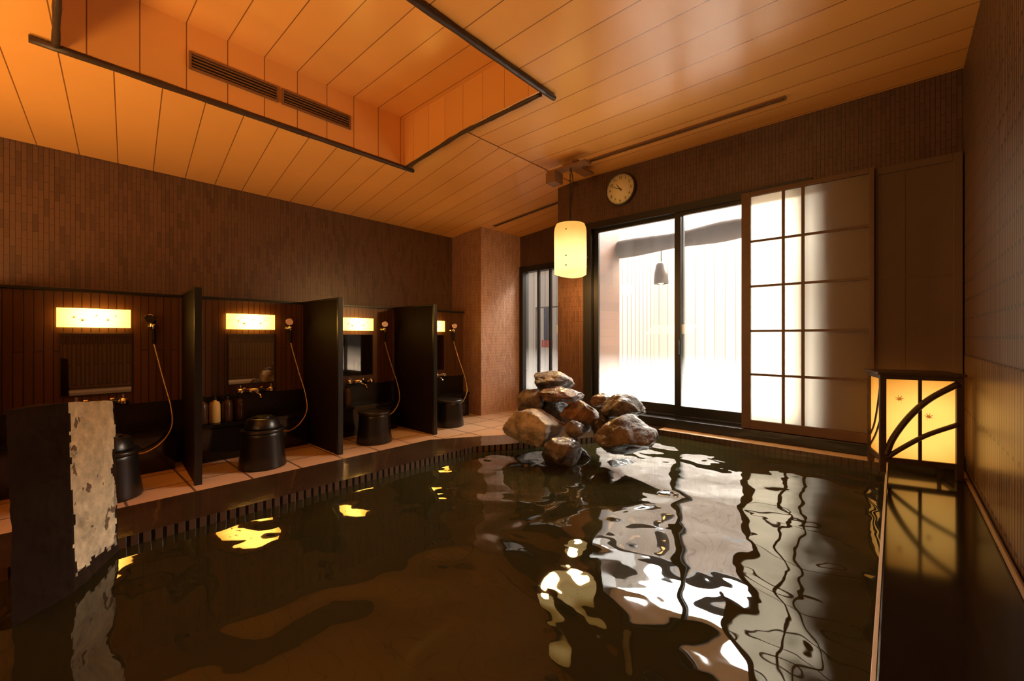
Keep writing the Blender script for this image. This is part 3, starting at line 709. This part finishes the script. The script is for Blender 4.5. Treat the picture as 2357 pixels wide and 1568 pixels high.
b = B(); tube(b, [(1.9, 4.62, 0.1), (1.9, 4.62, 1.97)], 0.06, 12)
mk('post', b, M_beam, ev)
ol = root('terrace_lamp', (-1.99, 4.75, 2.02), 'small woven bell-shaped lamp hanging outside on the terrace', 'hanging lamp')
b = B(); tube(b, [(-1.99, 4.75, 1.86), (-1.99, 4.75, 2.05)], 0.006, 6); mk('cord', b, M_black, ol)
b = B(); lathe(b, [(0.03, 0.25), (0.055, 0.22), (0.075, 0.12), (0.08, 0.0), (0.074, 0.0), (0.07, 0.12), (0.05, 0.21)], (-1.99, 4.75, 1.61), 24); mk('lamp_shade', b, M_wood, ol)
b = B(); lathe(b, [(0.0, 0.0), (0.028, 0.015), (0.035, 0.045), (0.02, 0.08), (0.0, 0.09)], (-1.99, 4.75, 1.60), 16); mk('bulb', b, M_lampO, ol)

# ------------------------------------------------------------------ wall clock
CX, CZ, CR = -1.848, 2.341, 0.146
ck = root('wall_clock', (CX, YW, CZ), 'round cream-faced wall clock with dark rim and black numerals', 'clock')
b = B(); lathe(b, [(CR-0.012, -0.001), (CR, -0.004), (CR+0.002, -0.02), (CR-0.002, -0.032), (CR-0.010, -0.034), (CR-0.013, -0.024)], (CX, YW, CZ), 56, axis='y'); mk('rim', b, M_clockrim, ck)
b = B(); lathe(b, [(CR-0.0125, -0.018), (CR-0.0125, -0.025), (0.0, -0.025)], (CX, YW, CZ), 56, axis='y'); mk('face', b, M_clock, ck)
b = B()
for i in range(60):
    a = math.radians(i*6); r1 = CR-0.016; r0 = r1-(0.008 if i % 5 == 0 else 0.004); w = 0.0012 if i % 5 == 0 else 0.0006
    u = Vector((math.sin(a), 0, math.cos(a))); v = Vector((math.cos(a), 0, -math.sin(a))); c = Vector((CX, YW-0.0258, CZ))
    b.faces.new([b.verts.new(c+u*r0-v*w), b.verts.new(c+u*r1-v*w), b.verts.new(c+u*r1+v*w), b.verts.new(c+u*r0+v*w)])
for i in range(1, 13):
    cu = bpy.data.curves.new('numeral', 'FONT'); cu.body = str(i); cu.size = 0.036; cu.align_x = 'CENTER'; cu.align_y = 'CENTER'
    to = bpy.data.objects.new('numeral_tmp', cu); COL.objects.link(to); bpy.context.view_layer.update()
    me = bpy.data.meshes.new_from_object(to.evaluated_get(bpy.context.evaluated_depsgraph_get()))
    a = math.radians(i*30); off = Vector((CX+math.sin(a)*0.102, YW-0.0260, CZ+math.cos(a)*0.102))
    me.transform(Matrix.Translation(off) @ Matrix.Rotation(math.radians(90), 4, 'X'))
    b.from_mesh(me); bpy.data.objects.remove(to); bpy.data.curves.remove(cu); bpy.data.meshes.remove(me)
mk('numerals', b, M_black, ck, fixn=False)
def hand(name, ang, ln, w, y):
    a = math.radians(ang); u = Vector((math.sin(a), 0, math.cos(a))); v = Vector((math.cos(a), 0, -math.sin(a))); c = Vector((CX, YW+y, CZ)); b = B()
    f = b.faces.new([b.verts.new(c-u*0.02-v*w), b.verts.new(c+u*ln-v*w*0.4), b.verts.new(c+u*ln+v*w*0.4), b.verts.new(c-u*0.02+v*w)])
    ex = bmesh.ops.extrude_face_region(b, geom=[f]); bmesh.ops.translate(b, verts=[e for e in ex['geom'] if isinstance(e, bmesh.types.BMVert)], vec=(0, -0.001, 0))
    mk(name, b, M_black, ck)
hand('hour_hand', 324, 0.062, 0.004, -0.028); hand('minute_hand', 293, 0.095, 0.003, -0.031)

# ------------------------------------------------------------------ hanging lamp
LX, LY = -2.08, 3.05
hl = root('hanging_lamp', (LX, LY, ZC), 'glowing cylindrical paper lamp hanging from a wooden ceiling bracket', 'hanging lamp')
b = B(); box(b, -2.30, -1.90, LY-0.045, LY+0.045, 2.455, 2.475, bev=0.003); box(b, LX-0.05, LX+0.05, LY-0.045, LY+0.30, 2.477, 2.50, bev=0.003)
box(b, -2.30, -2.20, LY-0.06, LY+0.06, 2.36, 2.453, bev=0.004)
box(b, LX-0.04, LX+0.04, LY+0.05, LY+0.13, 2.50, ZC-0.001)
mk('bracket', b, M_woodm, hl)
b = B()
zz = 2.455
i = 0
while zz > 2.0:
    o = (0.007, 0) if i % 2 else (0, 0.007)
    pts = [(LX+o[0]*math.cos(a), LY+o[1]*math.cos(a), zz-0.014+0.016*math.sin(a)) for a in [k*math.pi/4 for k in range(9)]]
    tube(b, pts, 0.0022, 6, cap=False); zz -= 0.026; i += 1
tube(b, catmull([(LX+0.01, LY, 2.455), (LX+0.03, LY, 2.3), (LX+0.008, LY, 2.15), (LX, LY, 1.99)]), 0.004, 8)
mk('chain', b, M_black, hl)
b = B()
n, m_ = 48, 14; rings = []
for k in range(m_+1):
    z = 1.535 + 0.435*k/m_; ring = []
    for j in range(n):
        a = 2*math.pi*j/n
        r = 0.138 + 0.004*noise.noise(Vector((math.cos(a)*1.5, math.sin(a)*1.5, z*4)))
        r -= 0.016*max(0, (k-m_+2)/2)**2 * 1.0
        zq = z + (0.010*math.sin(a*2+1) if k == 0 else 0)
        ring.append(b.verts.new((LX+r*math.cos(a), LY+r*math.sin(a), zq)))
    rings.append(ring)
for k in range(m_):
    for j in range(n):
        f = b.faces.new([rings[k][j], rings[k][(j+1) % n], rings[k+1][(j+1) % n], rings[k+1][j]]); f.smooth = True
f = b.faces.new(rings[-1]); 
mk('lamp_shade', b, M_lampE, hl)
for a in (200, 290, 20, 110):
    for z in (1.60, 1.68, 1.90):
        b = B()
        c = Vector((LX+0.141*math.cos(math.radians(a)), LY+0.141*math.sin(math.radians(a)), z)); dd = Vector((math.cos(math.radians(a)), math.sin(math.radians(a)), 0))
        tube(b, [c, c+dd*0.004], 0.006, 8)
        mk('rivet', b, M_woodm, hl)

# ------------------------------------------------------------------ floor lantern
LCX, LCY, Z0, Z1 = 0.068, 3.215, 0.2655, 0.81
X0, X1, Y0, Y1 = LCX-0.165, LCX+0.165, LCY-0.13, LCY+0.13
lt = root('floor_lantern', (LCX, LCY, Z0), 'square paper floor lantern with dark wood frame and branch tracery', 'lantern')
pw = 0.027
for x in (X0, X1-pw):
    for y in (Y0, Y1-pw):
        b = B(); box(b, x, x+pw, y, y+pw, Z0, Z1-0.014, bev=0.002); mk('leg', b, M_wood, lt)
b = B()
for z0, z1 in ((0.322, 0.350), (0.772, 0.795)):
    box(b, X0+pw, X1-pw, Y0+0.003, Y0+0.018, z0, z1); box(b, X0+pw, X1-pw, Y1-0.018, Y1-0.003, z0, z1)
    box(b, X0+0.003, X0+0.014, Y0+pw, Y1-pw, z0, z1); box(b, X1-0.014, X1-0.003, Y0+pw, Y1-pw, z0, z1)
xm, ym = (X0+X1)/2, (Y0+Y1)/2
box(b, xm-0.007, xm+0.007, Y0+0.006, Y0+0.014, 0.35, 0.772)
mk('rails', b, M_wood, lt)
b = B(); box(b, X0-0.012, X1+0.008, Y0-0.012, Y1+0.012, Z1-0.014, Z1, bev=0.002)
mk('top_board', b, M_wood, lt)
b = B()
yy = Y0+0.004
tube(b, catmull([(X0+0.026, yy, 0.36), (X0+0.055, yy, 0.455), (X0+0.12, yy, 0.575), (X0+0.20, yy, 0.675), (X1-0.02, yy, 0.762)]), 0.015, 10)
tube(b, catmull([(X0+0.03, yy-.002, 0.350), (X0+0.10, yy-.002, 0.415), (X0+0.19, yy-.002, 0.487), (X1-0.02, yy-.002, 0.555)]), 0.012, 10)
xx = X0+0.008
tube(b, catmull([(xx, Y0+0.02, 0.77), (xx, Y0+0.08, 0.62), (xx, Y0+0.15, 0.5), (xx, Y1-0.02, 0.42)]), 0.005, 8)
tube(b, catmull([(xx, Y0+0.02, 0.56), (xx, Y0+0.12, 0.45), (xx, Y1-0.02, 0.36)]), 0.005, 8)
mk('branches', b, M_wood, lt)
b = B()
i_ = 0.012
P = [(X0+i_, Y0+i_+.006), (X1-i_, Y0+i_+.006), (X1-i_, Y1-i_), (X0+i_, Y1-i_)]
for k in range(4):
    a, c = P[k], P[(k+1) % 4]
    b.faces.new([b.verts.new((a[0], a[1], 0.335)), b.verts.new((c[0], c[1], 0.335)), b.verts.new((c[0], c[1], 0.785)), b.verts.new((a[0], a[1], 0.785))])
leaf(b, (X0+0.085, Y0+i_+0.003, 0.665), (1, 0, 0), (0, 0, 1), 0.028, 1, 0.3)
leaf(b, (X0+0.20, Y0+i_+0.003, 0.580), (1, 0, 0), (0, 0, 1), 0.026, 1, -0.3)
mk('paper_shade', b, [M_lantE, M_leafd], lt, fixn=False)
lt.rotation_euler = (0, 0, math.radians(14))

# ------------------------------------------------------------------ vents
def vent(name_label, x0, x1, y0, y1, zf):
    r = root('air_vent', ((x0+x1)/2, (y0+y1)/2, zf), name_label, 'air vent')
    b = B()
    z0, z1 = zf-0.010, zf-0.001
    box(b, x0, x1, y0, y0+0.008, z0, z1); box(b, x0, x1, y1-0.008, y1, z0, z1); box(b, x0, x0+0.008, y0+.008, y1-.008, z0, z1); box(b, x1-0.008, x1, y0+.008, y1-.008, z0, z1)
    mk('frame', b, M_woodm, r)
    b = B(); box(b, x0+.008, x1-.008, y0+.008, y1-.008, zf-0.004, zf-0.001, 0)
    box(b, x0+.008, x1-.008, (y0+y1)/2-0.004, (y0+y1)/2+0.004, zf-0.009, zf-0.0041, 1); mk('slats', b, [M_black, M_woodm], r)
vent('long slotted air vent in the flat plank ceiling', -2.10, -0.52, 3.165, 3.215, ZC)
r = root('air_vent', (-3.2, 3.84, zc(-3.2)), 'short slotted air vent in the sloped ceiling', 'air vent')
b = B()
vsx = [(-3.78, zc(-3.78)), (-2.70, zc(-2.70))]
def slab(y0, y1, dz0, dz1, mi=0):
    vs = [b.verts.new(p) for p in [(vsx[0][0], y0, vsx[0][1]-dz0), (vsx[1][0], y0, vsx[1][1]-dz0), (vsx[1][0], y1, vsx[1][1]-dz0), (vsx[0][0], y1, vsx[0][1]-dz0),
                                   (vsx[0][0], y0, vsx[0][1]-dz1), (vsx[1][0], y0, vsx[1][1]-dz1), (vsx[1][0], y1, vsx[1][1]-dz1), (vsx[0][0], y1, vsx[0][1]-dz1)]]
    for f in [(0,3,2,1),(4,5,6,7),(0,1,5,4),(1,2,6,5),(2,3,7,6),(3,0,4,7)]: b.faces.new([vs[i] for i in f]).material_index = mi
slab(3.815, 3.823, 0.001, 0.010, 1); slab(3.857, 3.865, 0.001, 0.010, 1); slab(3.823, 3.857, 0.001, 0.004, 0)
mk('grille', b, [M_black, M_woodm], r)
def wgrille(y0, y1):
    z0, z1, x = 2.600, 2.705, RX0+0.001
    r = root('wall_grille', (x, (y0+y1)/2, (z0+z1)/2), 'slatted air grille on the side of the ceiling recess', 'air vent', group='air grilles in the ceiling recess')
    b = B(); box(b, x, x+0.014, y0, y1, z0, z0+0.012); box(b, x, x+0.014, y0, y1, z1-0.012, z1); box(b, x, x+0.014, y0, y0+0.012, z0+.012, z1-.012); box(b, x, x+0.014, y1-0.012, y1, z0+.012, z1-.012); mk('frame', b, M_woodm, r)
    b = B(); box(b, x, x+0.002, y0+.012, y1-.012, z0+.012, z1-.012, 1)
    for k in range(4):
        z = z0+0.022+k*0.019; box(b, x+0.003, x+0.012, y0+.012, y1-.012, z, z+0.006, 0)
    mk('slats', b, [M_woodm, M_black], r)
wgrille(0.58, 1.075); wgrille(1.095, 1.59)

# ------------------------------------------------------------------ lights
def area(name, loc, rot, sx, sy, power, col):
    l = bpy.data.lights.new(name, 'AREA'); l.shape = 'RECTANGLE'; l.size = sx; l.size_y = sy; l.energy = power; l.color = col
    o = bpy.data.objects.new(name, l); o.location = loc; o.rotation_euler = rot; COL.objects.link(o); return o
def point(name, loc, power, col, rad=0.05):
    l = bpy.data.lights.new(name, 'POINT'); l.energy = power; l.color = col; l.shadow_soft_size = rad
    o = bpy.data.objects.new(name, l); o.location = loc; COL.objects.link(o); return o
WARM = (1.0, 0.54, 0.18)
point('hanging_lamp_bulb', (LX, LY, 1.50), 54.0, WARM, 0.06)
# added fill lights out of view, tilted forward to brighten the ceiling
area('rear_ceiling_fill', (-1.2, -1.1, 1.15), (math.radians(180-28), 0, 0), 0.9, 0.4, 42, WARM)
area('rear_ceiling_fill', (-3.2, -1.0, 1.15), (math.radians(180-28), 0, 0), 0.9, 0.4, 27, WARM)
point('rear_room_fill', (-1.6, -1.6, 1.5), 14, WARM, 0.15)  # added fill for the room, out of view with no fixture
# daylight: portal at the window, plus an added sky panel lighting the shoji
area('window_daylight', (-1.3, YW+0.10, 1.2), (math.radians(-90), 0, 0), 1.7, 1.6, 30, (1.0, 0.96, 0.9)).data.cycles.is_portal = True
area('terrace_sky_fill', (-0.5, 6.3, 3.9), (math.radians(-42), 0, 0), 6.0, 1.8, 2300, (1.0, 0.98, 0.94))

w = bpy.data.worlds.new('overcast_sky'); S.world = w; w.use_nodes = True
bg = w.node_tree.nodes['Background']; bg.inputs[0].default_value = (1.0, 0.98, 0.95, 1); bg.inputs[1].default_value = 3.2

# ------------------------------------------------------------------ camera
cam = bpy.data.cameras.new('camera'); cam.sensor_width = 36.0; cam.lens = 36.0*975/2357; cam.shift_y = -8/2357; cam.clip_start = 0.02
co = bpy.data.objects.new('camera', cam); co.location = (0, 0, 1.0)
co.rotation_euler = (math.radians(90), 0, math.radians(42.13)); COL.objects.link(co); S.camera = co
S.view_settings.view_transform = 'Standard'
